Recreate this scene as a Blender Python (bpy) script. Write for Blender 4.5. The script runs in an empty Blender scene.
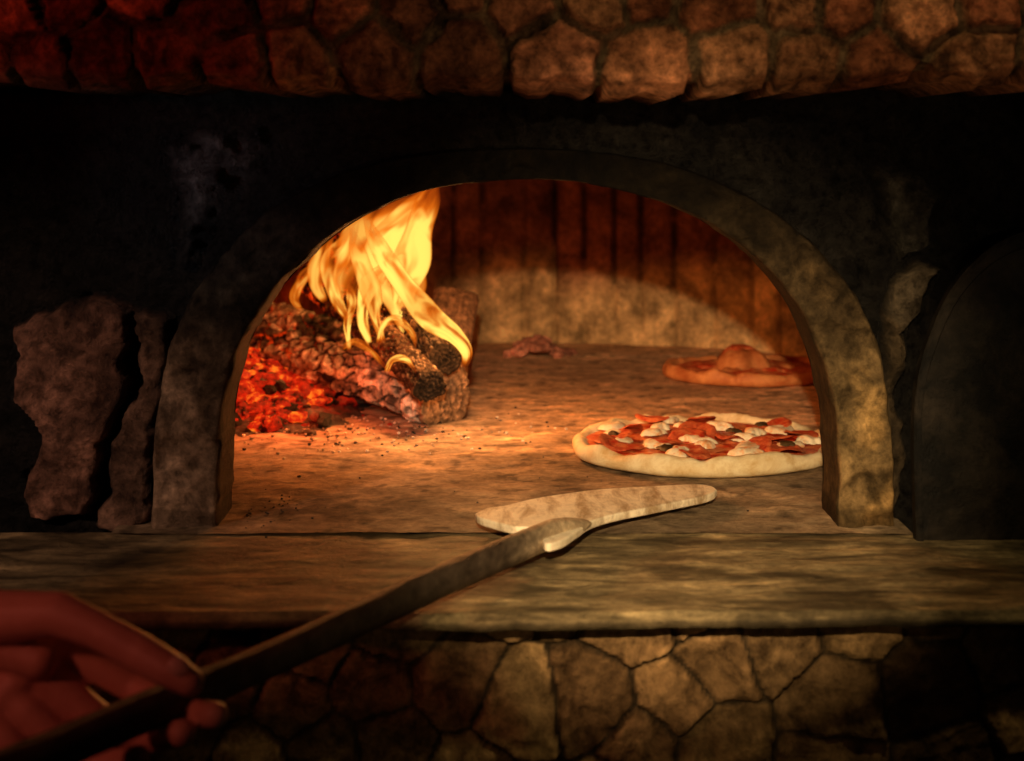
import bpy, bmesh, math, random
import numpy as np
from mathutils import Vector, Matrix
random.seed(4); rng=np.random.default_rng(7)
F=1500.0; D0=1.5; CH=0.38
def P(px,py,d): return Vector(((px-512)/F*d, d-D0, CH-(py-150)/F*d))
def G(px,py,z=0.0):
    d=F*(CH-z)/(py-150.0); return P(px,py,d)
COL=bpy.context.scene.collection
bpy.context.scene.view_settings.view_transform='Standard'
# ---------------- numpy noise
def _h(i,j,k):
    n=(i*374761393+j*668265263+k*2147483647//7*3+k*974634777)&0xffffffff
    n=((n^(n>>13))*1274126177)&0xffffffff
    n=(n^(n>>16))&0xffff
    return n/65535.0
def vn(x,y,z=0.0):
    x=np.asarray(x,float); y=np.asarray(y,float); z=np.asarray(z,float)+0*x
    i=np.floor(x).astype(np.int64); j=np.floor(y).astype(np.int64); k=np.floor(z).astype(np.int64)
    fx=x-i; fy=y-j; fz=z-k
    fx=fx*fx*(3-2*fx); fy=fy*fy*(3-2*fy); fz=fz*fz*(3-2*fz)
    r=0
    for a in (0,1):
        for b in (0,1):
            for c in (0,1):
                r=r+_h(i+a,j+b,k+c)*(fx if a else 1-fx)*(fy if b else 1-fy)*(fz if c else 1-fz)
    return r
def fbm(x,y,z=0.0,o=4):
    s=0;a=.5;t=0
    for q in range(o):
        f=2**q
        s=s+a*vn(np.asarray(x)*f+q*17.3,np.asarray(y)*f+q*5.1,np.asarray(z)*f+q*9.7); t+=a; a*=.5
    return s/t
def sstep(a,b,x):
    t=np.clip((x-a)/(b-a),0,1); return t*t*(3-2*t)
def sdf(poly,X,Y):
    poly=np.array(poly,float); n=len(poly)
    dmin=np.full(X.shape,1e9); ins=np.zeros(X.shape,bool)
    for a in range(n):
        x0,y0=poly[a]; x1,y1=poly[(a+1)%n]
        dx,dy=x1-x0,y1-y0
        t=np.clip(((X-x0)*dx+(Y-y0)*dy)/(dx*dx+dy*dy+1e-12),0,1)
        dmin=np.minimum(dmin,np.hypot(X-x0-t*dx,Y-y0-t*dy))
        c=((y0>Y)!=(y1>Y))&(X<(x1-x0)*(Y-y0)/(y1-y0+1e-12)+x0)
        ins^=c
    return np.where(ins,dmin,-dmin)
def voro(X,Y,seeds):
    seeds=np.array(seeds); 
    d1=np.full(X.shape,1e9);d2=np.full(X.shape,1e9);i1=np.zeros(X.shape,int);i2=np.zeros(X.shape,int)
    for n,(sx,sy) in enumerate(seeds):
        d=(X-sx)**2+(Y-sy)**2
        m=d<d1; m2=(~m)&(d<d2)
        d2=np.where(m,d1,np.where(m2,d,d2)); i2=np.where(m,i1,np.where(m2,n,i2))
        d1=np.where(m,d,d1); i1=np.where(m,n,i1)
    s1=seeds[i1];s2=seeds[i2]
    sep=np.hypot(s1[...,0]-s2[...,0],s1[...,1]-s2[...,1])+1e-9
    return i1,(d2-d1)/(2*sep)
# ---------------- mesh helpers
def put(ob,parent=None,label=None,cat=None,kind=None,group=None):
    COL.objects.link(ob)
    if parent: ob.parent=parent
    if label: ob["label"]=label
    if cat: ob["category"]=cat
    if kind: ob["kind"]=kind
    if group: ob["group"]=group
    return ob
def mk(name,verts,faces,mat=None,col=None,smooth=True,glow=None,recalc=False):
    me=bpy.data.meshes.new(name)
    me.from_pydata([tuple(v) for v in verts],[],[tuple(int(q) for q in f) for f in faces]); me.update()
    if col is not None:
        a=me.color_attributes.new("Col",'FLOAT_COLOR','POINT')
        c=np.ones((len(verts),4)); c[:,:3]=np.asarray(col).reshape(-1,3); a.data.foreach_set("color",c.ravel())
    if glow is not None:
        a=me.attributes.new("glow",'FLOAT','POINT'); a.data.foreach_set("value",np.asarray(glow,float).ravel())
    if mat: me.materials.append(mat)
    if recalc:
        bm=bmesh.new();bm.from_mesh(me);bmesh.ops.recalc_face_normals(bm,faces=bm.faces);bm.to_mesh(me);bm.free()
    if smooth: me.polygons.foreach_set("use_smooth",[True]*len(me.polygons))
    return bpy.data.objects.new(name,me)
def gridfaces(nu,nv,mask=None,wrapu=False,off=0,flip=False):
    fs=[]
    for i in range(nu if wrapu else nu-1):
        i2=(i+1)%nu
        for j in range(nv-1):
            a,b,c,d=i*nv+j,i2*nv+j,i2*nv+j+1,i*nv+j+1
            if mask is not None and not (mask[a] and mask[b] and mask[c] and mask[d]): continue
            fs.append((a+off,d+off,c+off,b+off) if flip else (a+off,b+off,c+off,d+off))
    return fs
# ---------------- materials
def mat(name,base=(.5,.5,.5),attr=False,c2=None,scale=(20,20,20),rough=.8,bump=.3,bscale=60,spec=.3,
        rr=None,bdist=.004,contrast=(.35,.65),metal=0,grain=0,rot=0):
    m=bpy.data.materials.new(name); m.use_nodes=True; n=m.node_tree; N=n.nodes; L=n.links
    b=N["Principled BSDF"]; b.inputs["Roughness"].default_value=rough
    b.inputs["Specular IOR Level"].default_value=spec; b.inputs["Metallic"].default_value=metal
    tc=N.new("ShaderNodeTexCoord"); mp=N.new("ShaderNodeMapping"); mp.inputs["Scale"].default_value=scale; mp.inputs["Rotation"].default_value=(0,0,rot)
    L.new(tc.outputs["Object"],mp.inputs["Vector"])
    nz=N.new("ShaderNodeTexNoise"); nz.inputs["Scale"].default_value=1; nz.inputs["Detail"].default_value=8; nz.inputs["Roughness"].default_value=.68; nz.inputs["Distortion"].default_value=.4
    L.new(mp.outputs[0],nz.inputs["Vector"])
    r=N.new("ShaderNodeValToRGB"); r.color_ramp.elements[0].position=contrast[0]; r.color_ramp.elements[1].position=contrast[1]
    L.new(nz.outputs["Fac"],r.inputs[0])
    if c2 is None: c2=base
    r.color_ramp.elements[0].color=(*base,1); r.color_ramp.elements[1].color=(*c2,1)
    n2=N.new("ShaderNodeTexNoise"); n2.inputs["Scale"].default_value=bscale; n2.inputs["Detail"].default_value=9; n2.inputs["Roughness"].default_value=.72
    L.new(tc.outputs["Object"],n2.inputs["Vector"])
    src=r.outputs[0]
    if attr:
        at=N.new("ShaderNodeAttribute"); at.attribute_name="Col"
        mx=N.new("ShaderNodeMix"); mx.data_type='RGBA'; mx.blend_type='MULTIPLY'; mx.inputs[0].default_value=1
        L.new(at.outputs["Color"],mx.inputs[6]); L.new(src,mx.inputs[7]); src=mx.outputs[2]
    if grain:
        g=N.new("ShaderNodeMapRange"); g.inputs[1].default_value=.36; g.inputs[2].default_value=.62; g.inputs[3].default_value=1-grain; g.inputs[4].default_value=1+grain
        L.new(n2.outputs["Fac"],g.inputs[0])
        mx=N.new("ShaderNodeMix"); mx.data_type='RGBA'; mx.blend_type='MULTIPLY'; mx.inputs[0].default_value=1
        L.new(src,mx.inputs[6]); L.new(g.outputs[0],mx.inputs[7]); src=mx.outputs[2]
    L.new(src,b.inputs["Base Color"])
    ad=N.new("ShaderNodeMath"); ad.operation='ADD'; L.new(n2.outputs["Fac"],ad.inputs[0]); L.new(nz.outputs["Fac"],ad.inputs[1])
    bp=N.new("ShaderNodeBump"); bp.inputs["Strength"].default_value=bump; bp.inputs["Distance"].default_value=bdist
    L.new(ad.outputs[0],bp.inputs["Height"]); L.new(bp.outputs[0],b.inputs["Normal"])
    if rr:
        mr=N.new("ShaderNodeMapRange"); mr.inputs[1].default_value=.3; mr.inputs[2].default_value=.7; mr.inputs[3].default_value=rr[0]; mr.inputs[4].default_value=rr[1]
        L.new(n2.outputs["Fac"],mr.inputs[0]); L.new(mr.outputs[0],b.inputs["Roughness"])
    return m
def add_glow(m,color_lo=(1,.03,.005),color_hi=(1,.35,.05),strength=6,scale=60,lo=.45,hi=.7):
    n=m.node_tree;N=n.nodes;L=n.links;b=N["Principled BSDF"]
    at=N.new("ShaderNodeAttribute"); at.attribute_name="glow"
    tc=N.new("ShaderNodeTexCoord"); nz=N.new("ShaderNodeTexNoise"); nz.inputs["Scale"].default_value=scale; nz.inputs["Detail"].default_value=6; nz.inputs["Roughness"].default_value=.65
    L.new(tc.outputs["Object"],nz.inputs["Vector"])
    mr=N.new("ShaderNodeMapRange"); mr.inputs[1].default_value=lo; mr.inputs[2].default_value=hi; L.new(nz.outputs["Fac"],mr.inputs[0])
    mu=N.new("ShaderNodeMath"); mu.operation='MULTIPLY'; L.new(mr.outputs[0],mu.inputs[0]); L.new(at.outputs["Fac"],mu.inputs[1])
    r=N.new("ShaderNodeValToRGB"); e=r.color_ramp.elements; e[0].color=(0,0,0,1); e[1].color=(*color_hi,1); x=e.new(.5); x.color=(*color_lo,1)
    L.new(mu.outputs[0],r.inputs[0]); L.new(r.outputs[0],b.inputs["Emission Color"]); b.inputs["Emission Strength"].default_value=strength
    m.cycles.emission_sampling='NONE'
m_brick=mat("hood_stone",(.28,.28,.28),True,(1.35,1.3,1.25),(38,38,38),.9,1.0,110,.1,contrast=(.36,.62),grain=.5,bdist=.006)
m_flag=mat("flagstone",(.3,.28,.26),True,(1.3,1.25,1.15),(34,34,34),.85,.8,110,.1,contrast=(.36,.62),grain=.3,bdist=.005)
m_wall=mat("sooty_plaster",(.3,.3,.3),True,(1.5,1.5,1.45),(34,34,34),.7,1.0,90,.22,rr=(.3,.95),bdist=.012,grain=.5)
m_arch=mat("arch_plaster",(.36,.35,.33),True,(1.35,1.3,1.2),(26,26,26),.8,.9,100,.10,contrast=(.36,.62),grain=.4,bdist=.005)
m_cham=mat("chamber_brick",(.4,.4,.4),True,(1.35,1.35,1.35),(16,16,16),.9,.8,70,.1,grain=.3)
m_floor=mat("oven_floor_stone",(.60,.58,.56),True,(1.25,1.23,1.2),(24,34,24),.85,.7,120,.15,contrast=(.36,.62),grain=.25)
m_ledge=mat("worn_ledge",(.36,.34,.31),True,(1.35,1.28,1.15),(12,46,20),.7,.7,120,.25,contrast=(.36,.62),rr=(.5,.9),grain=.3)
m_peel=mat("peel_wood",(.42,.29,.16),False,(.95,.82,.60),(45,9,20),.65,.3,70,contrast=(.34,.52),grain=.12,rot=.54)
m_handle=mat("handle_wood",(.45,.42,.4),True,(1.2,1.2,1.2),(90,18,60),.6,.5,90,contrast=(.35,.65),grain=.25,rot=.54)
m_skin=mat("skin",(.5,.22,.16),False,(.62,.30,.22),(30,30,30),.5,.15,160,.4)
m_nail=mat("nail",(.7,.42,.34),False,(.75,.47,.38),(30,30,30),.3,.02,100,.5)
m_sleeve=mat("sleeve_cloth",(.03,.03,.035),False,(.06,.06,.07),(80,80,80),.9,.3,200)
m_metal=mat("black_iron",(.005,.0045,.004),False,(.030,.023,.017),(14,14,14),.7,.9,60,.2,rr=(.4,.9),grain=.5,contrast=(.4,.6))
m_crust=mat("pizza_crust",(.62,.42,.18),False,(.90,.76,.48),(30,30,30),.65,.35,60,.3,contrast=(.34,.58))
m_crust2=mat("baked_crust",(.42,.10,.025),False,(.78,.32,.11),(30,30,30),.6,.35,60,.3)
m_sauce=mat("tomato_sauce",(.50,.035,.01),False,(.88,.30,.11),(50,50,50),.35,.8,90,.4,contrast=(.42,.62))
m_cheese=mat("melted_cheese",(.88,.44,.18),False,(.94,.82,.58),(75,75,75),.4,.5,90,.4,contrast=(.38,.50),grain=.1)
m_salami=mat("salami",(.42,.03,.012),False,(.80,.22,.08),(80,80,80),.4,.5,120,.35,contrast=(.38,.62))
m_basil=mat("basil",(.03,.015,.006),False,(.10,.06,.02),(60,60,60),.5,.3,90)
m_ash=mat("ash_bits",(.25,.23,.21),True,(1.2,1.2,1.2),(60,60,60),.9,.5,90)
m_charlog=mat("charred_wood",(.40,.40,.40),True,(1.5,1.5,1.5),(80,80,80),.8,.9,150,.25,grain=.35); add_glow(m_charlog,(.8,.04,.002),(1,.25,.02),1.2,45,.50,.75)
m_ember=mat("embers",(.5,.5,.5),True,(1.3,1.3,1.3),(50,50,50),.9,.8,120,.1); add_glow(m_ember,(.60,.012,.002),(1,.20,.012),1.2,60,.38,.70)
m_dark=mat("dark_room",(.02,.018,.015),False,(.035,.03,.025),(5,5,5),.9,.2,20)
# ---------------- stone walls
def stonewall(x0,x1,z0,z1,Y,seeds,res,joint,depth,pal,mort,warp,botfn=None,seedn=0,scal=0):
    nu=int((x1-x0)/res)+1;nv=int((z1-z0)/res)+1
    X,Z=np.meshgrid(np.linspace(x0,x1,nu),np.linspace(z0,z1,nv),indexing='ij')
    wx=(fbm(X*22,Z*22,seedn+1.5)-.5)*warp+(fbm(X*90,Z*90,seedn+11.5)-.5)*warp*.5; wz=(fbm(X*22,Z*22,seedn+8.5)-.5)*warp+(fbm(X*90,Z*90,seedn+18.5)-.5)*warp*.5
    i,e=voro(X+wx,Z+wz,seeds)
    s=sstep(joint*.6,joint*1.5,e)
    r=np.array([random.random() for _ in seeds]); r2=np.array([random.random() for _ in seeds])
    tx=np.array([random.uniform(-1,1) for _ in seeds]);tz=np.array([random.uniform(-1,1) for _ in seeds]); sa=np.array(seeds)
    n=fbm(X*30,Z*30,seedn+3); n2=fbm(X*110,Z*110,seedn+4)
    tilt=(X-sa[i][...,0])*tx[i]*.15+(Z-sa[i][...,1])*tz[i]*.2
    H=s*(depth*(.5+.8*r[i])+tilt)+n*.016+n2*.008
    pal=np.array(pal); k=(r2*len(pal)).astype(int)[i]
    c=pal[k]*(.55+.8*r[i])[...,None]*(.4+1.2*n)[...,None]*(.7+.6*n2)[...,None]
    c=c*s[...,None]+np.array(mort)*(1-s)[...,None]*(.6+.8*n2)[...,None]
    ZZ=Z.copy()
    if botfn is not None:
        t=1-sstep(z0,z0+.03,Z); ZZ=Z+botfn(X)*t
        ZZ=ZZ+scal*(1-s[:,10:11])*t
        edge=1-sstep(z0,z0+.012,Z); H=H-edge*.020
    V=list(map(tuple,np.stack([X,Y-H,ZZ],-1).reshape(-1,3)))
    return V,gridfaces(nu,nv),c.reshape(-1,3),nu,nv
seeds=[]
xs=[-15,35,98,165,232,298,372,462,556,650,742,808,880,978,1060,1130]
for x in xs: seeds.append(((x-512)/F*1.3, CH+(92+random.uniform(-12,12))*1.3/F))
xs=[-60,5,55,150,205,285,345,410,452,520,590,635,725,800,845,915,1000,1055,1120]
for x in xs: seeds.append(((x-512+random.uniform(-10,10))/F*1.3, CH+(160+random.uniform(-22,14))*1.3/F))
for k in range(-2,18):
    seeds.append(((k*75-60-512+random.uniform(-18,18))/F*1.3, CH+(225+random.uniform(-14,14))*1.3/F))
z0=CH+60*1.3/F
bot=lambda X: (fbm(X*14,X*0,5)-.5)*.014+(np.abs(X)**2)*.03+ (fbm(X*60,X*0,9)-.5)*.014
V,f,c,nu,nv=stonewall(-.8,.8,z0,.66,-.18,seeds,.0028,.0042,.012,[(.36,.135,.065),(.42,.18,.085),(.28,.115,.06),(.48,.23,.11)],(.13,.09,.05),.018,bot,0,.010)
off=len(V); c=list(c)
for i in range(nu):
    a=V[i*nv]; V.append((a[0],.05,a[2])); c.append((.008,.007,.006))
for i in range(nu-1):
    f.append((i*nv,off+i,off+i+1,(i+1)*nv))
put(mk("wall_upper",V,f,m_brick,np.array(c)),label="irregular reddish brown stone brick lintel above oven recess",kind="structure")
seeds=[]
for _ in range(6000):
    x=random.uniform(-.88,.88);z=random.uniform(-.38,.03); md=.044+.045*float(fbm(x*7+3,z*7+3,5))+random.uniform(-.012,.012)
    if all(math.hypot(x-a,(z-b)*1.15)>md for a,b in seeds): seeds.append((x,z))
V,f,c,nu,nv=stonewall(-.8,.8,-.32,-.014,-.2,seeds,.003,.0022,.007,[(.26,.16,.075),(.30,.19,.09),(.19,.115,.055),(.27,.175,.08)],(.05,.037,.022),.009,seedn=30)
put(mk("wall_lower",V,f,m_flag,c),label="flagstone masonry base below the ledge",kind="structure")
def box(name,x0,x1,y0,y1,z0,z1,m,**k):
    v=[(x,y,z) for x in (x0,x1) for y in (y0,y1) for z in (z0,z1)]
    f=[(0,1,3,2),(4,6,7,5),(0,4,5,1),(2,3,7,6),(0,2,6,4),(1,5,7,3)]
    return put(mk(name,v,f,m,smooth=False),**k)
box("wall_base",-.8,.8,-.195,-.15,-1.0,-.30,m_dark,label="dark masonry plinth under oven",kind="structure")
box("floor",-2,2,-3,1.6,-1.05,-1.0,m_dark,label="dark room floor",kind="structure")
# ---------------- ledge
def catmull(pts,n,dims=None):
    pts=[np.array(p,float) for p in pts]; pts=[2*pts[0]-pts[1]]+pts+[2*pts[-1]-pts[-2]]
    out=[]
    for i in range(1,len(pts)-2):
        p0,p1,p2,p3=pts[i-1:i+3]
        for q in range(20):
            t=q/20; out.append(.5*((2*p1)+(-p0+p2)*t+(2*p0-5*p1+4*p2-p3)*t*t+(-p0+3*p1-3*p2+p3)*t**3))
    out.append(pts[-2]); out=np.array(out)
    s=np.concatenate([[0],np.cumsum(np.linalg.norm(np.diff(out[:,:dims],axis=0),axis=1))]); s/=s[-1]
    tt=np.linspace(0,1,n)
    return np.stack([np.interp(tt,s,out[:,k]) for k in range(out.shape[1])],-1)
nu,nv=420,120
U,Vv=np.meshgrid(np.linspace(-.8,.8,nu),np.linspace(0,1,nv),indexing='ij')
yf=-.274+(U)*.016+(fbm(U*9,U*0,3)-.5)*.010+(fbm(U*50,U*0,13)-.5)*.005
Y=yf+(-.012-yf)*Vv
Z=(fbm(U*6,Y*20,2)-.5)*.005+(fbm(U*30,Y*60,4)-.5)*.0035
edge=1-sstep(0,.03,Vv); Z=Z-edge*.004
n=fbm(U*7,Y*42,7); n2=fbm(U*14,Y*20,17); n3=fbm(U*50,Y*60,27)
rings=np.sin((np.hypot((U-.35)*.5,(Y+.12)*2.2)+ (n2-.5)*.14)*150)*.5+.5
cc=np.array([.31,.24,.135])*(.45+.95*n)[...,None]*(.78+.28*rings)[...,None]*(.65+.7*n3)[...,None]
stain=sstep(.5,.66,n2); cc=cc*(1-.55*stain)[...,None]
dust=sstep(.58,.7,fbm(U*18,Y*30,77))[...,None]; cc=cc*(1+.4*dust)
V=list(map(tuple,np.stack([U,Y,Z],-1).reshape(-1,3))); f=gridfaces(nu,nv); c=list(cc.reshape(-1,3)); off=len(V)
for i in range(nu):
    a=V[i*nv]
    for (dy,dz) in ((-.0015,-.003),(0,-.008),(.02,-.011),(.12,-.012)):
        V.append((a[0],a[1]+dy,a[2]+dz)); c.append(np.array(c[i*nv])*.4)
for i in range(nu-1):
    p=[i*nv]+[off+i*4+k for k in range(4)]; q=[(i+1)*nv]+[off+(i+1)*4+k for k in range(4)]
    for k in range(4): f.append((p[k],p[k+1],q[k+1],q[k]))
put(mk("hearth_ledge",V,f,m_ledge,np.array(c)),label="worn brown stone ledge with grain and stains before the oven",cat="ledge")
# ---------------- arch
inner=[(216,534),(218,470),(221,420),(230,370),(245,335),(272,292),(322,243),(375,210),(435,189),(520,180),(600,186),(682,210),(748,250),(798,307),(823,365),(837,430),(840,534)]
outer=[(150,534),(151,480),(153,435),(160,385),(175,330),(215,262),(275,205),(350,170),(430,153),(520,148),(610,153),(695,172),(775,212),(838,270),(878,340),(893,430),(897,534)]
toxz=lambda p:((p[0]-512)/1000.,.53-p[1]/1000.)
NA=320
I=catmull([toxz(p) for p in inner],NA); O=catmull([toxz(p) for p in outer],NA)
prof=[(0,.085)]+[(0,.085-.075*k/6) for k in range(1,6)]+[(0.0,.008),(.03,.002)]+[(.06+.88*k/22,0.0) for k in range(23)]+[(.97,.003),(1,.010),(1,.02),(1,.06)]
A_=np.array([[ (*(I[i]*(1-t)+O[i]*t),t,y,i) for (t,y) in prof] for i in range(NA)]).reshape(-1,5)
x,z,t,y=A_[:,0],A_[:,1],A_[:,2],A_[:,3]; ii=A_[:,4].astype(int)
nn=fbm(x*16,z*16,3);n2=fbm(x*60,z*60,6);n3=fbm(x*20,z*20,50);n4=fbm(x*9,z*9,70)
fr=(t>0)&(t<1)
chip=sstep(.56,.66,fbm(x*26,z*26,90))
dy=np.where(fr,(nn-.5)*.016+(n2-.5)*.010-chip*.006,0)
xx=x+np.where(~fr,(O[ii,0]-I[ii,0])*(n2-.5)*.10,0)
zz=z+np.where(~fr,(O[ii,1]-I[ii,1])*(n2-.5)*.08*(z>.05),0)
def L3(a,b,t): return np.array(a)*(1-t)[:,None]+np.array(b)*t[:,None]
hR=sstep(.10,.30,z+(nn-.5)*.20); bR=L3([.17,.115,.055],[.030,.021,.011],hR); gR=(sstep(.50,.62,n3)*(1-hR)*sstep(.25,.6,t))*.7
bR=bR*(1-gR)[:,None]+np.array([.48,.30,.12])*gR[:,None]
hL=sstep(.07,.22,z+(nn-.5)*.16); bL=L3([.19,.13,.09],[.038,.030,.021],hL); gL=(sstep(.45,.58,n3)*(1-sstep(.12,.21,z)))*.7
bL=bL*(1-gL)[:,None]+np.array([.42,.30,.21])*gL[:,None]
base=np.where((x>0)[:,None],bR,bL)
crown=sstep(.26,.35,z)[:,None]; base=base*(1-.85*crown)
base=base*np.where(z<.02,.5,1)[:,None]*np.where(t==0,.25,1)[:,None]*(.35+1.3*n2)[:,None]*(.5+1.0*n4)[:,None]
oven=bpy.data.objects.new("pizza_oven",None); put(oven,label="wood-fired masonry pizza oven with sooty rounded arch opening",cat="pizza oven")
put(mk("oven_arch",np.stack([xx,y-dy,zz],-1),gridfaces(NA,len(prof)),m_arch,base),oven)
# ---------------- front wall
res=.0033; x0,x1,zz0,zz1=-.8,.8,-.02,.66
nu=int((x1-x0)/res);nv=int((zz1-zz0)/res)
X,Z=np.meshgrid(np.linspace(x0,x1,nu),np.linspace(zz0,zz1,nv),indexing='ij')
hole=[tuple(p) for p in (I*.35+O*.65)]; hole=[(hole[0][0],-.05)]+hole+[(hole[-1][0],-.05)]
mask=(sdf(hole,X,Z)<0)
H=(fbm(X*9,Z*9,1)-.5)*.05+(fbm(X*34,Z*34,2)-.5)*.026+(fbm(X*110,Z*110,3)-.5)*.012
n=fbm(X*25,Z*25,5); n2=fbm(X*90,Z*90,6)
C=np.array([.009,.0075,.006])*(.3+1.4*n)[...,None]
wx=(fbm(X*30,Z*30,11)-.5)*.03; wz=(fbm(X*30,Z*30,12)-.5)*.03
def patch(poly,colr,hgt,soft=.006):
    global H,C
    p=[toxz(q) for q in poly]; s=sdf(p,X+wx,Z+wz); k=sstep(0,soft,s)
    H=H*(1-.4*k)+k*hgt+ -.012*np.exp(-(s/.004)**2)
    m=sstep(.36,.6,fbm(X*14+hgt*99,Z*14,33))
    cl=np.array(colr)*(.2+1.2*n)[...,None]*(.5+1.0*n2)[...,None]*(.45+.8*m)[...,None]
    C=C*(1-k)[...,None]+cl*k[...,None]
patch([(14,345),(36,310),(90,302),(130,312),(128,360),(112,420),(100,470),(86,527),(20,530),(14,480),(32,440),(8,400)],(.42,.21,.145),.028)
patch([(128,312),(172,322),(158,380),(152,440),(150,534),(88,534),(98,490),(112,430),(128,370)],(.27,.155,.105),.018)
patch([(880,170),(920,165),(945,190),(940,245),(905,262),(888,225)],(.08,.072,.058),.02)
patch([(895,285),(925,262),(950,262),(945,290),(925,320),(905,345),(892,330)],(.15,.115,.075),.018)
patch([(886,300),(905,330),(912,400),(908,534),(890,534)],(.13,.09,.05),.012)
patch([(150,150),(200,125),(262,130),(270,170),(215,230),(190,280),(165,270),(175,215)],(.13,.125,.12),.006,.03)  # no stone: lighter grey paints highlights on the glossy soot crust
rough=sstep(0,.03,sdf([toxz(q) for q in [(140,120),(290,110),(280,180),(215,250),(185,300),(150,270)]],X,Z))
H=H+rough*(fbm(X*60,Z*60,21)-.5)*.08
H=np.clip(H,-.03,.05)
V=np.stack([X,.032-H*.8,Z],-1).reshape(-1,3)
put(mk("wall_front",V,gridfaces(nu,nv,mask.ravel()),m_wall,C.reshape(-1,3)),label="soot-blackened rough plaster wall with exposed stone patches",kind="structure")
# ---------------- chamber
CX,CY,R=.05,.75,.69
RB=random.Random(9); cuts=[0]
while cuts[-1]<1: cuts.append(cuts[-1]+RB.uniform(.011,.021))
cuts[-1]=1.0; cuts=np.array(cuts)
hs=list(np.linspace(-.01,.30,30)); th=list(np.linspace(0,math.pi/2,16))[1:]
rows=[(R,z) for z in hs]+[(R*math.cos(t)+1e-4,.30+.2*math.sin(t)) for t in th]
angs=[]
for a,b in zip(cuts[:-1],cuts[1:]):
    w=b-a
    for q in (0,.0010,.0022): angs.append((a+q,1 if q<.0005 else (.7 if q<.0015 else 0)))
    for q in (.25,.4,.55,.7,.85): angs.append((a+w*q,0))
    angs.append((b-.0010,.7))
na=len(angs); nr_=len(rows)
af=np.array([a[0] for a in angs])[:,None]+np.zeros((1,nr_)); g=np.array([a[1] for a in angs])[:,None]
rr0=np.array([r[0] for r in rows])[None,:]+0*af; zz_=np.array([r[1] for r in rows])[None,:]+0*af
ph=2*np.pi*af; k=np.searchsorted(cuts,af+1e-6); rn=((k*7919)%13)/13
gg=g*(.4+.6*(fbm(ph*6,zz_*14,3)>.42))*(zz_<.495)
r_=rr0+np.where(rr0>.3,gg*.009-rn*.005,0)
X=CX+r_*np.sin(ph);Y=CY-r_*np.cos(ph)
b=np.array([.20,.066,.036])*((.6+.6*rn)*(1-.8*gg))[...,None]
low=(1-sstep(.08,.19,zz_+.05*(rn-.5)))[...,None]; b=b*(1-low)+np.array([.62,.39,.18])*low*(1-.3*gg)[...,None]  # tan low band paints the key light's pool into the wall colour
n=fbm(X*14,Y*14,zz_*14); n2=fbm(X*50,Y*50,zz_*50)
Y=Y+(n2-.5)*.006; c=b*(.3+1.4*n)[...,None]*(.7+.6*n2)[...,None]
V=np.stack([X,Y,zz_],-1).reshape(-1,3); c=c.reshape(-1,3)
holeS=[((p[0]-.012)*1.16+.012,p[1]*1.05+.012) for p in I]; holeS=[(holeS[0][0],-.1)]+holeS+[(holeS[-1][0],-.1)]
ins=(sdf(holeS,V[:,0],V[:,2])>0)&(V[:,1]<.3)
f=gridfaces(na,len(rows),~ins,wrapu=True,flip=True)
off=len(V); nk=8; V=list(map(tuple,V)); c=list(c)
for i in range(NA):
    for k in range(nk):
        t=k/(nk-1); s=1+.17*t
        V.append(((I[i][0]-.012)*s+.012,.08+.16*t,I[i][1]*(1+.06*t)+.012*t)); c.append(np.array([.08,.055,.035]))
f+=gridfaces(NA,nk,None,off=off)
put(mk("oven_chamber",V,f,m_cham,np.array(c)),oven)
# ---------------- oven floor
nu,nv=340,360
X,Y=np.meshgrid(np.linspace(-.68,.78,nu),np.linspace(-.02,1.46,nv),indexing='ij')
n=fbm(X*8,Y*8,1);n2=fbm(X*45,Y*45,2);n3=fbm(X*7,Y*14,9);n5=fbm(X*20,Y*26,19)
Z=.002+(n-.5)*.004+(n2-.5)*.003
tx=np.abs(((X+.03)/.36)%1-.5)*2; ty=np.abs(((Y+.20)/.36)%1-.5)*2
j=np.maximum(sstep(.985,.998,tx)*.4,sstep(.975,.995,ty))*sstep(.45,.6,n)*(X>.1); Z=Z-j*.003
cc=np.array([.29,.21,.13])*(.5+.9*n3)[...,None]*(.7+.6*n2)[...,None]*(.8+.4*n5)[...,None]
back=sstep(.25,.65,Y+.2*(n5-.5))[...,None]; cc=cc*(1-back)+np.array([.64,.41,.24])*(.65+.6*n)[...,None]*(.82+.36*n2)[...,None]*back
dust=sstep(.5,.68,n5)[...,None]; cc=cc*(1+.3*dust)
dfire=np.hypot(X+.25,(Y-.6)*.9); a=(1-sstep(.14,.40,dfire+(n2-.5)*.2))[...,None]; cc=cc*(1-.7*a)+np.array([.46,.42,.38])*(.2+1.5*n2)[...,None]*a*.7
sp=sstep(.63,.73,fbm(X*60,Y*60,40,3))[...,None]; cc=cc*(1-.5*sp)
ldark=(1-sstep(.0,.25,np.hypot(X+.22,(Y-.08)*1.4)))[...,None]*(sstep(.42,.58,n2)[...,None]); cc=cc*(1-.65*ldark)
cc=cc*(1-.5*j)[...,None]
inside=(np.hypot(X-CX,Y-CY)<R+.02)|((Y<.3)&(np.abs(X)<.40))
put(mk("oven_floor",np.stack([X,Y,Z],-1).reshape(-1,3),gridfaces(nu,nv,inside.ravel()),m_floor,cc.reshape(-1,3)),oven)
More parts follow.
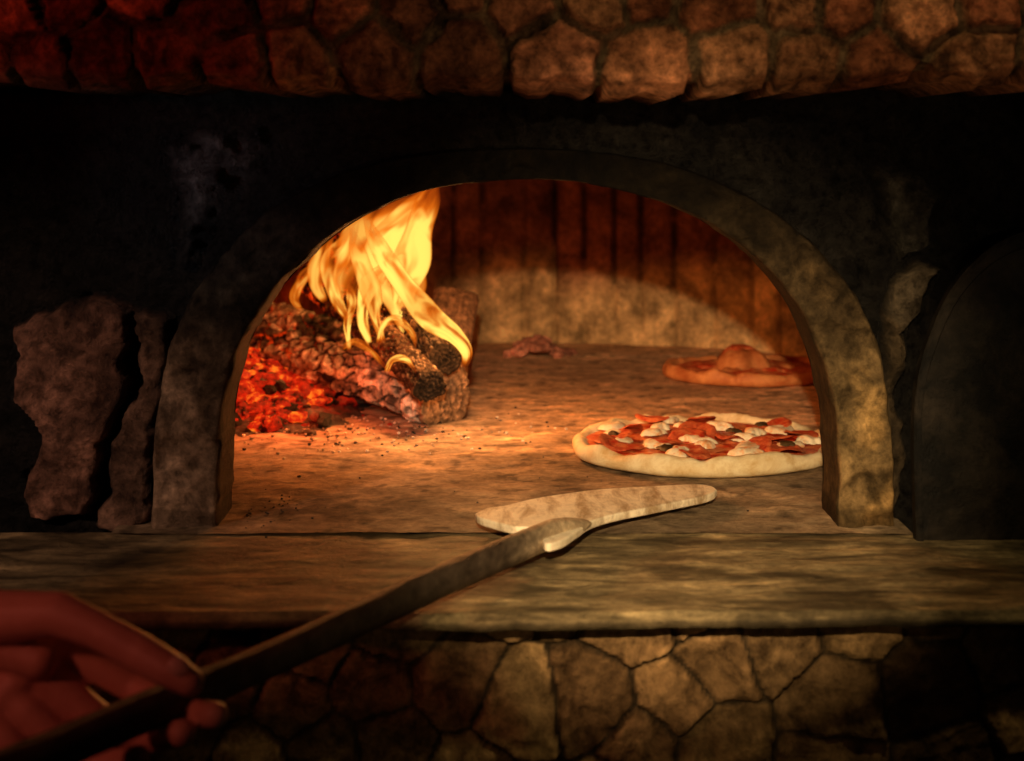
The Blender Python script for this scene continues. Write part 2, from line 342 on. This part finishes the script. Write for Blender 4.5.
# ---------------- bits helper
_ico={}
def chunk(V,f,c,g,center,r,colr,gl,seed,sq=(1,1,.7)):
    sub=2 if r>.005 else 1
    if sub not in _ico:
        bm=bmesh.new(); bmesh.ops.create_icosphere(bm,subdivisions=sub,radius=1); bm.verts.index_update()
        _ico[sub]=(np.array([v.co[:] for v in bm.verts]),[tuple(v.index for v in fc.verts) for fc in bm.faces]); bm.free()
    p,fs=_ico[sub]; off=len(V)
    d=.4+1.2*fbm(p[:,0]*2.4+seed*3.1,p[:,1]*2.4,p[:,2]*2.4+seed)
    q=p*d[:,None]*r*np.array(sq)
    a=seed*1.7; q=np.stack([q[:,0]*math.cos(a)-q[:,1]*math.sin(a),q[:,0]*math.sin(a)+q[:,1]*math.cos(a),q[:,2]],-1)+np.array(center)
    V.extend(map(tuple,q)); c.extend([colr]*len(p)); g.extend([gl]*len(p)); f.extend([tuple(off+a for a in t) for t in fs])
nu,nv=150,150
X,Y=np.meshgrid(np.linspace(-.56,-.12,nu),np.linspace(.44,1.15,nv),indexing='ij')
hf=lambda X,Y:.125*np.exp(-(((X+.46)/.12)**2+((Y-.90)/.22)**2))+.034*np.exp(-(((X+.34)/.10)**2+((Y-.66)/.12)**2))
hh=hf(X,Y)
n=fbm(X*36,Y*36,1);n2=fbm(X*90,Y*90,2)
Z=hh*(.4+1.1*n)+(n2-.5)*.03*np.clip(hh*30,0,1)-.004
V=np.stack([X,Y,Z],-1).reshape(-1,3)
g=np.clip(hh*24-.2,0,1).ravel()*(.5+.9*n.ravel()); c=np.ones((nu*nv,3))*.03+(n2.ravel()[:,None]*.10)
f=gridfaces(nu,nv,(Z>-.002).ravel()); V=list(map(tuple,V)); c=list(c); g=list(g)
for k in range(620):
    x=-.385+random.gauss(0,.085); y=.70+random.gauss(0,.16)
    if y<.48 or x<-.54 or x>-.13: continue
    h=float(hf(x,y)); r=random.uniform(.003,.013)
    if h<.008: r*=.4
    if math.hypot(x-CX,y-CY)>R-.03: continue
    gl=random.choice([0,.7,.8,1,1.2,1.1]) if (x<-.27 and h>.006) else random.choice([0,.0,.3])
    v=random.choice([.02,.04,.12]) if gl<.6 else .025; chunk(V,f,c,g,(x,y,h+r*.3),r,np.array([v,v*.93,v*.88]),gl,k,(random.uniform(.9,2.2),.9,random.uniform(.5,1)))
put(mk("ember_bed",V,f,m_ember,np.array(c),glow=g,smooth=False),label="bed of glowing red embers and ash beneath burning logs",cat="embers",kind="stuff")
V,f,c,g=[],[],[],[]
for k in range(60):
    x=.045+random.gauss(0,.032);y=1.26+random.gauss(0,.03);r=random.uniform(.005,.014); hz=.028*math.exp(-((x-.045)/.03)**2)
    chunk(V,f,c,g,(x,y,r*.4+hz*.8),r,np.array([1.0,.40,.26])*random.uniform(.3,1.1),0,k+300)
put(mk("ash_mound",V,f,m_ash,np.array(c),smooth=False),label="small reddish heap of ash and coals near back wall",cat="ash",kind="stuff")
V,f,c,g=[],[],[],[]
for k in range(420):
    if k<320: x=-.2+random.gauss(0,.12); y=.52+random.gauss(0,.08)
    elif k<370: x=-.25+random.gauss(0,.022); y=.07+random.gauss(0,.04)
    else: x=random.uniform(-.25,.3); y=random.uniform(.0,.9)
    if abs(x)>.275 and y<.2: continue
    r=random.uniform(.0008,.0028)*(1 if k<320 else .6); v=random.choice([.06,.3,.8,1.2]) if k<320 else .08
    chunk(V,f,c,g,(x,y,.003+r*.3),r,np.array([v,v*.9,v*.8]),0,k+500)
put(mk("ash_debris",V,f,m_ash,np.array(c),smooth=False),label="scattered flecks of ash and charcoal on oven floor",cat="ash",kind="stuff")
# ---------------- logs
def log(A,B,r0,r1,style,label,seed,sq=1.0):
    A=np.array(A);B=np.array(B);ax=B-A;L=np.linalg.norm(ax);ax/=L
    up=np.array([0,0,1.]);s=np.cross(ax,up);s/=np.linalg.norm(s);up=np.cross(s,ax)
    nl,nr=210,140
    T,TH=np.meshgrid(np.linspace(0,1,nl),np.linspace(0,2*math.pi,nr,endpoint=False),indexing='ij')
    r=r0+(r1-r0)*T
    cx=np.cos(TH);sy=np.sin(TH)
    low=fbm(cx*1.3+5+seed,sy*1.3+5,T*L*8+seed); fine=fbm(cx*6+9,sy*6+9,T*L*110+seed,3); streak=fbm(cx*9+9,sy*9+9,T*L*25+seed,3); big=fbm(cx*2+9,sy*2+9,T*L*22+seed,3)
    sd=[];asp=1.5 if style=='ash' else .8
    cell=r0*.36 if style=='ash' else r0*.55
    na_=max(6,int(2*math.pi*r0/cell)); nb=int(L/(cell*asp))
    for a in range(-1,na_+1):
        for b in range(nb+1): sd.append(((a+random.uniform(-.42,.42))*cell,(b+.5*(a%2)+random.uniform(-.42,.42))*cell))
    wv=(fbm(TH*4,T*L*90,seed)-.5)*cell*.9
    i,e=voro(TH*r0+wv,T*L/asp+wv,sd)
    rv=np.array([random.random() for _ in sd])[i]
    cr=sstep(cell*.02,cell*.15,e)
    if style=='pale': cr=cr*0+1
    amp=(.12 if style=='ash' else .15)
    rr=r*(.78+.44*low+amp*(cr-.8)+.18*(fine-.5)+.14*(rv-.5)*(style!='pale'))*(1+.07*np.cos(3*TH+seed))
    if style=='pale': rr=r*(.9+.25*low+.06*(fine-.5))*(1+.15*np.cos(3*TH+seed))
    bend=np.sin(T*math.pi)*r0*.25
    pos=A+ax*(T*L)[...,None]+s*(rr*cx)[...,None]+up*(rr*sy*sq+bend)[...,None]
    if style=='ash': 
        base=np.array([1.0,.95,.88])*(.25+1.2*streak)[...,None]*(.5+fine)[...,None]; base=base*(.04+.96*cr)[...,None]*(.3+1.0*rv)[...,None]
        k=sstep(.52,.60,big)[...,None]; base=np.minimum(base*(1-k*.85),.9)
        gl=(1-cr)*.9*sstep(.55,.1,T)
        tt=sstep(.95,.99,T)[...,None]; base=base*(1-tt)+np.array([.38,.25,.15])*tt*(.5+fine)[...,None]
    elif style=='char':
        base=np.array([.050,.028,.015])*(.1+.9*cr)[...,None]*(.4+1.3*rv)[...,None]+np.array([.16,.12,.09])*(sstep(.54,.72,fine)*cr)[...,None]
        gl=(1-cr)*1.1*sstep(.95,.4,T)+.5*sstep(.4,.05,T)
    else:
        base=np.array([.36,.2,.11])*(.3+1.2*streak)[...,None]; gl=T*0
    V=list(map(tuple,pos.reshape(-1,3)));c=list(base.reshape(-1,3));g=list(gl.ravel())
    f=[(i*nr+k,i*nr+(k+1)%nr,(i+1)*nr+(k+1)%nr,(i+1)*nr+k) for i in range(nl-1) for k in range(nr)]
    for end in (0,nl-1):
        prev=[end*nr+k for k in range(nr)]; cen=pos[end].mean(0)
        for q,sc in enumerate((.93,.8,.66,.52,.38,.24,.1)):
            cur=[]
            for k in range(nr):
                p=cen+(pos[end][k]-cen)*sc+ax*(.003 if q%2 else .0)*(1 if end else -1)+ax*(1 if end else -1)*.004*(fine[end][k]-.5)
                V.append(tuple(p)); cur.append(len(V)-1)
                b=(np.array([.05,.032,.02]) if style=='char' else np.array([.40,.25,.15]))*(1.3 if q%2 else .5)
                c.append(b*(.5+fine[end][(k*3)%nr])); g.append(0)
            for k in range(nr):
                q4=(prev[k],prev[(k+1)%nr],cur[(k+1)%nr],cur[k]); f.append(q4 if end==0 else q4[::-1])
            prev=cur
        f.append(tuple(prev) if end==0 else tuple(prev[::-1]))
    ob=mk("firewood_log",V,f,m_charlog,np.array(c),glow=g,recalc=True)
    return put(ob,label=label,cat="firewood",group="burning logs in the oven")
log(P(268,345,2.32),P(448,394,2.08),.054,.046,'ash',"thick ash-grey cracked log lying on glowing embers",1,1.0)
log(P(312,278,2.40),P(430,386,1.97),.027,.021,'char',"thin charred log with round end resting on ashy log",2)
log(P(345,245,2.42),P(444,360,2.03),.030,.024,'char',"charred dark log wrapped in flames on top of pile",3)
log(P(355,262,2.45),P(408,358,2.10),.028,.024,'char',"blackened burning log at the heart of the fire",5)
log(P(455,300,2.42),P(442,385,2.30),.034,.034,'pale',"short pale brown split log standing behind the fire",4)
# ---------------- flames
fm=bpy.data.materials.new("flame"); fm.use_nodes=True; N=fm.node_tree.nodes; L=fm.node_tree.links; N.clear()
out=N.new("ShaderNodeOutputMaterial"); mixs=N.new("ShaderNodeMixShader"); tr=N.new("ShaderNodeBsdfTransparent"); em=N.new("ShaderNodeEmission")
at=N.new("ShaderNodeAttribute"); at.attribute_name="glow"
at2=N.new("ShaderNodeAttribute"); at2.attribute_name="Col"
nz=N.new("ShaderNodeTexNoise"); nz.inputs["Scale"].default_value=1; nz.inputs["Detail"].default_value=2; nz.inputs["Distortion"].default_value=.6
mp=N.new("ShaderNodeMapping"); mp.inputs["Scale"].default_value=(2.0,1.2,30); L.new(at2.outputs["Color"],mp.inputs["Vector"]); L.new(mp.outputs[0],nz.inputs["Vector"])
mr=N.new("ShaderNodeMapRange"); mr.inputs[1].default_value=.22; mr.inputs[2].default_value=.60; L.new(nz.outputs["Fac"],mr.inputs[0])
lw=N.new("ShaderNodeLayerWeight"); lw.inputs["Blend"].default_value=.5
inv=N.new("ShaderNodeMath"); inv.operation='SUBTRACT'; inv.inputs[0].default_value=1; L.new(lw.outputs["Facing"],inv.inputs[1])
m1=N.new("ShaderNodeMath"); m1.operation='MULTIPLY'; L.new(mr.outputs[0],m1.inputs[0]); L.new(at.outputs["Fac"],m1.inputs[1])
m2=N.new("ShaderNodeMath"); m2.operation='MULTIPLY'; L.new(m1.outputs[0],m2.inputs[0]); L.new(inv.outputs[0],m2.inputs[1])
ramp=N.new("ShaderNodeValToRGB"); e=ramp.color_ramp.elements; e[0].color=(.6,.05,.002,1); e[1].color=(1.0,.66,.11,1); e[1].position=1.0; x=e.new(.45); x.color=(1,.20,.008,1)
L.new(m2.outputs[0],ramp.inputs[0]); L.new(ramp.outputs[0],em.inputs["Color"])
ms=N.new("ShaderNodeMath"); ms.operation='MULTIPLY_ADD'; ms.inputs[1].default_value=.5; ms.inputs[2].default_value=.75; L.new(m2.outputs[0],ms.inputs[0]); L.new(ms.outputs[0],em.inputs["Strength"])
al=N.new("ShaderNodeMath"); al.operation='MULTIPLY'; al.use_clamp=True; al.inputs[1].default_value=.85; L.new(m2.outputs[0],al.inputs[0])
L.new(al.outputs[0],mixs.inputs[0]); L.new(tr.outputs[0],mixs.inputs[1]); L.new(em.outputs[0],mixs.inputs[2]); L.new(mixs.outputs[0],out.inputs[0])
fm.cycles.emission_sampling='NONE'
FV,FF,FC,FG=[],[],[],[]
def flame(pts,inten,seed,depth=.45):
    q=catmull([(p[0],p[1],p[2],p[3]) for p in pts],70); nr=28; off=len(FV)
    for i in range(70):
        px,py,d,w=q[i]; t=i/69; w*=1.15
        a=q[min(i+1,69)]-q[max(i-1,0)]; ln=math.hypot(a[0],a[1])+1e-6; nx,ny=-a[1]/ln,a[0]/ln
        wob=1+.12*math.sin(t*14+seed)
        for k in range(nr):
            th=2*math.pi*k/nr; u=math.cos(th)*w*wob*(1+.10*math.sin(t*7+math.cos(th)*2+seed)); v=math.sin(th)*w*depth*d/F
            v3=P(px+nx*u,py+ny*u,d); FV.append((v3.x,v3.y+v,v3.z))
            FC.append((math.cos(th)*.5+.5,t*(len(pts)*.5),seed*.1))
            fade=float(sstep(0,.12,t)*(1-sstep(.65,1,t)*.85)); FG.append(inten*fade)
    for i in range(69):
        for k in range(nr): FF.append((off+i*nr+k,off+i*nr+(k+1)%nr,off+(i+1)*nr+(k+1)%nr,off+(i+1)*nr+k))
flame([(415,345,2.1,4),(408,318,2.12,12),(392,280,2.16,17),(388,250,2.18,19),(402,222,2.2,16),(422,202,2.22,11),(438,182,2.22,3)],1.4,1)
flame([(400,330,2.12,4),(405,290,2.14,12),(412,255,2.16,15),(420,222,2.18,13),(430,198,2.2,9),(436,178,2.2,3)],1.3,2)
flame([(464,370,1.97,2),(467,352,1.97,6),(455,335,1.98,8),(430,318,2.02,10),(408,292,2.1,11),(388,262,2.14,9),(374,236,2.16,6),(362,208,2.16,1)],1.8,3)
flame([(372,350,2.1,2),(362,320,2.12,5),(368,290,2.14,8),(384,268,2.15,6),(382,250,2.15,1)],1.3,5)
flame([(348,322,2.14,2),(336,298,2.16,6),(332,270,2.18,10),(345,245,2.2,9),(358,218,2.2,2)],1.05,6)
flame([(326,304,2.2,2),(316,282,2.22,7),(322,255,2.24,7),(334,230,2.24,1)],.9,7)
flame([(384,345,2.05,2),(376,318,2.07,5),(372,295,2.1,8),(360,262,2.14,9),(352,228,2.16,2)],1.2,8)
flame([(350,352,2.1,2),(347,325,2.1,3),(352,300,2.12,5),(348,280,2.12,1)],1.1,9)
flame([(302,312,2.25,2),(294,297,2.26,4),(302,280,2.26,5),(314,262,2.26,1)],.7,10)
flame([(400,325,2.18,6),(398,295,2.2,20),(394,260,2.22,28),(408,222,2.24,22),(428,185,2.24,4)],1.0,11)
flame([(355,315,2.22,5),(350,288,2.24,15),(356,262,2.26,20),(374,232,2.28,18),(398,200,2.28,4)],.8,12)
flame([(385,374,1.94,2),(393,360,1.94,3),(407,360,1.94,3),(416,372,1.94,1)],1.1,13)
flame([(378,345,2.0,2),(384,325,2.0,3),(398,320,2.0,4),(412,333,1.98,3),(416,348,1.97,1)],1.1,14)
flame([(340,350,2.08,2),(355,342,2.05,3),(372,352,2.0,3),(385,368,1.97,1)],1.0,15)
put(mk("flames",FV,FF,fm,np.array(FC),glow=FG),label="bright yellow and orange flames rising off burning logs",cat="fire",kind="stuff")
# ---------------- pizzas
def pizza(name,cx,cy,rx,ry,label,seed,crustm,tops=True,bubble=False):
    e=bpy.data.objects.new(name,None); e.location=(cx,cy,.004); put(e,label=label,cat="pizza")
    nu=180; pr=[(0,.0),(.5,.0),(.85,-.001),(.95,0),(.99,.004),(1.0,.010),(.99,.017),(.965,.022),(.93,.023),(.90,.020),(.87,.014),(.5,.011),(0.001,.011)]
    V=[]
    for i in range(nu):
        th=2*math.pi*i/nu
        w=1+.05*(float(fbm(math.cos(th)*2+9,math.sin(th)*2+9,seed))-.5)*2
        for k,(r,z) in enumerate(pr):
            b=float(fbm(math.cos(th)*6*r+9,math.sin(th)*6*r+9,seed+4))
            zz=z*(.55+.85*b) if z>.013 else z
            V.append((rx*r*w*math.cos(th),ry*r*w*math.sin(th),zz))
    nv=len(pr); f=gridfaces(nu,nv,wrapu=True)
    put(mk("crust",V,f,crustm),e)
    V=[];nr=30
    for i in range(nu):
        th=2*math.pi*i/nu; w=1+.07*(float(fbm(math.cos(th)*4+9,math.sin(th)*4+9,seed+9))-.5)*2
        for k in range(nr):
            r=.91*k/(nr-1)*w+1e-4; x=rx*r*math.cos(th);y=ry*r*math.sin(th)
            V.append((x,y,.014+.009*float(fbm(x*60+9,y*60+9,seed))*(1-(k/(nr-1))**8)))
    put(mk("sauce",V,gridfaces(nu,nr,wrapu=True),m_sauce),e)
    def blob(nm,x,y,r,h,m,s,rot=0,asp=1,z=.015,flat=False):
        V=[];nk=8;na=28; tl=R2.uniform(-.25,.25)
        for i in range(na):
            th=2*math.pi*i/na; w=.5+1.0*float(fbm(math.cos(th)*2+9,math.sin(th)*2+9,s))
            if flat: w=1+.08*math.sin(3*th+s)
            for k in range(nk):
                t=k/(nk-1); rad=r*t*w; 
                xx=rad*math.cos(th)*asp;yy=rad*math.sin(th)
                if flat: hz=h+.002*t**2+xx*tl+.004*math.sin(xx*90+s)*t
                else: hz=h*(1-t**4)
                if k==nk-1: hz=-.001 if not flat else hz-.003
                X_=xx*math.cos(rot)-yy*math.sin(rot);Y_=xx*math.sin(rot)+yy*math.cos(rot)
                V.append((x+X_,y+Y_,z+hz+.004*(float(fbm(xx*130+9,yy*130+9,s))-.5)))
        put(mk(nm,V,gridfaces(na,nk,wrapu=True),m),e)
    R2=random.Random(seed)
    if tops:
        place=[]
        def spot(mn):
            for _ in range(80):
                a=R2.uniform(0,2*math.pi);q=math.sqrt(R2.random())*.80
                x,y=rx*q*math.cos(a),ry*q*math.sin(a)
                if all(math.hypot(x-u,y-v)>mn for u,v in place): place.append((x,y));return x,y
            return x,y
        for k in range(15): x,y=spot(.036); blob("salami_slice",x,y,R2.uniform(.017,.025),.004,m_salami,k+seed,R2.uniform(0,3),R2.uniform(.9,1.3),.020,True)
        place=[]
        for k in range(19): x,y=spot(.033); blob("mozzarella",x,y,R2.uniform(.010,.017),R2.uniform(.004,.008),m_cheese,k+20+seed,R2.uniform(0,3),R2.uniform(1,1.7),.021)
        place=[]
        for k in range(5): x,y=spot(.06); blob("basil_leaf",x,y,R2.uniform(.006,.010),.003,m_basil,k+50+seed,R2.uniform(0,3),1.5,.025)
    if bubble:
        blob("mozzarella",-.01,.0,.050,.034,m_crust2,3,0,1.0,.013)
        blob("salami_slice",-.015,.01,.034,.020,m_sauce,5,0,1.0,.032)
        for k in range(6):
            a=k*1.05; blob("mozzarella",.07*math.cos(a),.055*math.sin(a),.02,.008,m_sauce if k%2 else m_crust2,k+9,0,1.2,.014)
    return e
pizza("pizza",.238,.362,.166,.150,"pale-rimmed pizza with tomato, mozzarella, salami and basil on oven floor",3,m_crust)
pizza("pizza",.392,.985,.140,.112,"baked reddish pizza with puffed centre near the back wall",8,m_crust2,False,True)
# ---------------- peel
peel=bpy.data.objects.new("pizza_peel",None); put(peel,label="worn wooden pizza peel resting across ledge and oven floor",cat="pizza peel")
outl=[(475,513),(486,508),(505,505),(530,499),(560,494),(600,489),(650,486),(695,484),(712,486),(717,490),(708,495),(685,500),(650,507),(615,514),(592,521),(578,530),(562,540),(545,543),(540,532),(530,527),(512,526),(492,521),(479,517)]
oc=catmull([(x,y) for x,y in outl]+[outl[0]],140)[:-1]
bm=bmesh.new(); top=[];botv=[]
for x,y in oc:
    z=.014+max(0,(y-484))/44*.011; p=G(x,y,z); top.append(bm.verts.new(p)); 
for v in top: botv.append(bm.verts.new((v.co.x,v.co.y,v.co.z-.008)))
ft=bm.faces.new(top); fb=bm.faces.new(botv[::-1]); nn=len(top)
for i in range(nn): bm.faces.new((top[i],botv[i],botv[(i+1)%nn],top[(i+1)%nn]))
bmesh.ops.recalc_face_normals(bm,faces=bm.faces)
me=bpy.data.meshes.new("peel_blade");bm.to_mesh(me);bm.free();me.materials.append(m_peel)
ob=bpy.data.objects.new("peel_blade",me);put(ob,peel)
bv=ob.modifiers.new("b",'BEVEL');bv.width=.002;bv.segments=3;bv.limit_method='ANGLE'
def tube(pts,nr=20,n=80,noise=.0):
    q=catmull(pts,n,3);V=[];
    for i in range(n):
        a=q[min(i+1,n-1)][:3]-q[max(i-1,0)][:3];a=a/np.linalg.norm(a);s=np.cross(a,[0,0,1.]);s/=np.linalg.norm(s);u=np.cross(s,a)
        for k in range(nr):
            th=2*math.pi*k/nr; r=q[i][3]*(1+noise*(float(fbm(math.cos(th)+5,math.sin(th)+5,i*.12))-.5)); fl=q[i][4] if len(q[i])>4 else 1
            V.append(tuple(q[i][:3]+s*r*math.cos(th)*fl+u*r*math.sin(th)))
    f=[(i*nr+k,(i+1)*nr+k,(i+1)*nr+(k+1)%nr,i*nr+(k+1)%nr) for i in range(n-1) for k in range(nr)]
    f.append(tuple(range(nr)));f.append(tuple(range((n-1)*nr,n*nr))[::-1]);return V,f
N0=np.array(P(583,521,1.45));N1=np.array(P(150,709,.96)); dirn=(N1-N0)
hp=[]
for t,r,fl in ((.0,.002,4.5),(.03,.006,2.6),(.07,.010,1.6),(.13,.0125,1.15),(.4,.0132,1),(.8,.0125,1),(1.0,.0125,1),(1.5,.0125,1)):
    p=N0+dirn*t; hp.append((p[0],p[1],p[2]+ (.002*math.sin(t*6)),r,fl))
V,f=tube(hp,24,200,.14)
hc=[]
for i in range(200):
    for k in range(24):
        t=float(sstep(.05,.22,i/200+.10*(float(fbm(k*.5,i*.08,3))-.5)))
        hc.append(np.array([.50,.38,.24])*(1-t)+np.array([.075,.052,.034])*t)
put(mk("peel_handle",V,f,m_handle,np.array(hc),recalc=True),peel)
# ---------------- arched iron door
door=bpy.data.objects.new("oven_door",None);put(door,label="black iron arched oven door leaning on sooty wall",cat="oven door")
dp=[(905,531),(905,440),(909,385),(921,340),(945,290),(980,252),(1020,232),(1062,228),(1105,236),(1145,262),(1178,302),(1200,360),(1208,440),(1208,531)]
dc=catmull([toxz(p) for p in dp],90)
def lean(x,z,y): return (x, y-.042+z*.10, z+.001)
V=[];n=len(dc); cen=np.array([.545,.0])
rings=[(1,.012),(1,.0),(.985,-.002),(.955,-.002),(.945,.003),(.6,.003),(.3,.003),(.02,.003)]
for p in dc:
    for s,y in rings:
        q=cen+(p-cen)*np.array([s,s]); V.append(lean(q[0],q[1],y))
put(mk("door_panel",V,gridfaces(n,len(rings)),m_metal,smooth=False),door)
hv,hf_=tube([(*lean(.53,.12,0),.005),(*lean(.53,.12,-.03),.005),(*lean(.62,.12,-.03),.005),(*lean(.62,.12,0),.005)],12,40)
put(mk("handle",hv,hf_,m_metal,recalc=True),door)
# ---------------- hand
def body(segs,name,mt,vox=.0018,parent=None,**k):
    bm=bmesh.new()
    for (a,b) in segs:
        (pa,ra),(pb,rb)=a,b; L_=(pb-pa).length; n=max(2,int(L_/(min(ra,rb)*.25)))
        for i in range(n+1):
            t=i/n; M=Matrix.Translation(pa.lerp(pb,t))
            bmesh.ops.create_icosphere(bm,subdivisions=2,radius=ra+(rb-ra)*t,matrix=M)
    me=bpy.data.meshes.new(name);bm.to_mesh(me);bm.free();me.materials.append(mt)
    ob=bpy.data.objects.new(name,me);put(ob,parent,**k)
    m=ob.modifiers.new("r",'REMESH');m.mode='VOXEL';m.voxel_size=vox;m.use_smooth_shade=True
    s=ob.modifiers.new("s",'SMOOTH');s.factor=.6;s.iterations=9
    dg=bpy.context.evaluated_depsgraph_get(); m2_=bpy.data.meshes.new_from_object(ob.evaluated_get(dg)); ob.modifiers.clear(); ob.data=m2_; m2_.name=name
    if not m2_.materials: m2_.materials.append(mt)
    m2_.polygons.foreach_set("use_smooth",[True]*len(m2_.polygons))
    return ob
def ch(*a): 
    L_=[(P(x,y,d),r) for x,y,d,r in a]; return list(zip(L_[:-1],L_[1:]))
segs=[]
segs+=ch((-70,640,1.05,.022),(0,632,1.03,.018),(72,650,1.02,.0125),(136,688,1.02,.0110),(188,713,.985,.0100),(216,715,.955,.0088))
segs+=ch((-70,655,1.04,.022),(-5,655,1.02,.018),(50,682,1.01,.0125),(105,724,1.01,.0112),(152,738,.98,.0100),(182,733,.952,.0090))
segs+=ch((-70,668,1.03,.022),(-15,680,1.01,.017),(28,710,1.00,.012),(72,752,1.0,.0108),(112,764,.97,.0095),(138,758,.945,.0085))
segs+=ch((-75,680,1.02,.020),(-25,705,1.0,.016),(5,738,.99,.011),(42,785,.985,.009),(78,795,.96,.008),(102,786,.94,.007))
segs+=ch((-70,640,1.03,.022),(-10,618,1.0,.019),(60,614,.985,.0150),(98,630,.978,.0125),(135,650,.972,.0130),(170,670,.960,.0118),(190,682,.955,.0095))
segs+=ch((-10,640,1.01,.018),(40,660,1.0,.013))
segs+=ch((0,700,1.0,.012),(60,640,1.015,.012))
for a,b in (((-70,640,1.05,.022),(-170,640,1.05,.026)),((-70,672,1.03,.021),(-170,680,1.03,.026)),((-170,640,1.05,.026),(-420,690,.98,.04)),((-170,680,1.03,.026),(-420,715,.96,.04))):
    segs+=ch(a,b)
person=body(segs,"person",m_skin,label="person gripping the peel handle with a bare hand",cat="person")
def nail(px,py,d,dx,dy,w,l):
    c0=P(px,py,d);V=[];n=8
    ax=(P(px+dx,py+dy,d)-c0).normalized();nr=Vector((0,-1,.35)).normalized();s=ax.cross(nr).normalized();nr=s.cross(ax)
    for i in range(n):
        for j_ in range(n):
            u=i/(n-1)*2-1;v=j_/(n-1)*2-1
            V.append(c0+ax*v*l+s*u*w*math.sqrt(max(.2,1-.5*v*v))+nr*(.0012-.003*u*u-.0015*v*v))
    put(mk("fingernail",V,gridfaces(n,n),m_nail),person)
nail(178,667,.947,20,11,.0058,.0065)
sl=body(ch((-230,662,1.02,.05),(-300,680,1.0,.055),(-560,760,.93,.075)),"sleeve",m_sleeve,.004,person,label="dark cloth sleeve")
# ---------------- lights
def look(ob,t): ob.rotation_euler=(Vector(t)-ob.location).to_track_quat('-Z','Y').to_euler()
def spot(name,loc,tgt,E,colr,ang,blend,rad):
    l=bpy.data.lights.new(name,'SPOT');l.energy=E;l.color=colr;l.spot_size=math.radians(ang);l.spot_blend=blend;l.shadow_soft_size=rad
    o=bpy.data.objects.new(name,l);o.location=loc;COL.objects.link(o);look(o,tgt);return o
def pt(name,loc,E,colr,rad):
    l=bpy.data.lights.new(name,'POINT');l.energy=E;l.color=colr;l.shadow_soft_size=rad
    o=bpy.data.objects.new(name,l);o.location=loc;COL.objects.link(o)
spot("key_spot",(-.02,-1.55,.575),(.18,.35,.02),130,(1,.70,.37),25,.85,.012)
spot("ledge_spot",(.26,-.9,1.3),(.22,-.12,0),11,(1,.76,.35),42,1,.05)
spot("hood_spot",(.45,-1.5,.25),(.18,-.2,.50),16,(1,.56,.28),36,1,.05)
spot("hood_red",(-1.0,-1.3,.5),(-.42,-.2,.54),10,(1,.09,.05),26,1,.05)
spot("wall_spot",(-1.0,-1.1,.7),(-.46,0,.10),26,(1,.60,.42),24,1,.04)
spot("sheen_spot",(-.75,-.75,.30),(-.32,0,.34),5,(.95,.92,1),20,1,.04)
spot("right_sheen_spot",(.9,-.8,.40),(.40,0,.28),2.0,(1,.8,.5),26,1,.04)
spot("base_spot",(.2,-1.5,.35),(.06,-.2,-.11),2.6,(1,.66,.33),34,1,.03)
spot("hand_red",(-.9,-1.2,.55),(-.33,-.5,.05),6.5,(1,.22,.14),24,1,.05)
pt("flame_light",P(395,270,2.12),3.5,(1,.28,.055),.05)
pt("flame_light2",P(455,312,1.96),3.6,(1,.38,.10),.03)
pt("ember_light",P(300,370,2.0),.8,(1,.10,.02),.04)
w=bpy.data.worlds.new("w");bpy.context.scene.world=w;w.use_nodes=True
w.node_tree.nodes["Background"].inputs[0].default_value=(.6,.5,.4,1);w.node_tree.nodes["Background"].inputs[1].default_value=.003
cam=bpy.data.cameras.new("cam");co=bpy.data.objects.new("cam",cam);co.location=(0,-1.5,.38);co.rotation_euler=(math.pi/2,0,0)
cam.sensor_width=36;cam.lens=F/1024*36;cam.shift_y=-230.5/1024;cam.clip_start=.02
cam.dof.use_dof=True;cam.dof.focus_distance=1.65;cam.dof.aperture_fstop=5.6
COL.objects.link(co);bpy.context.scene.camera=co
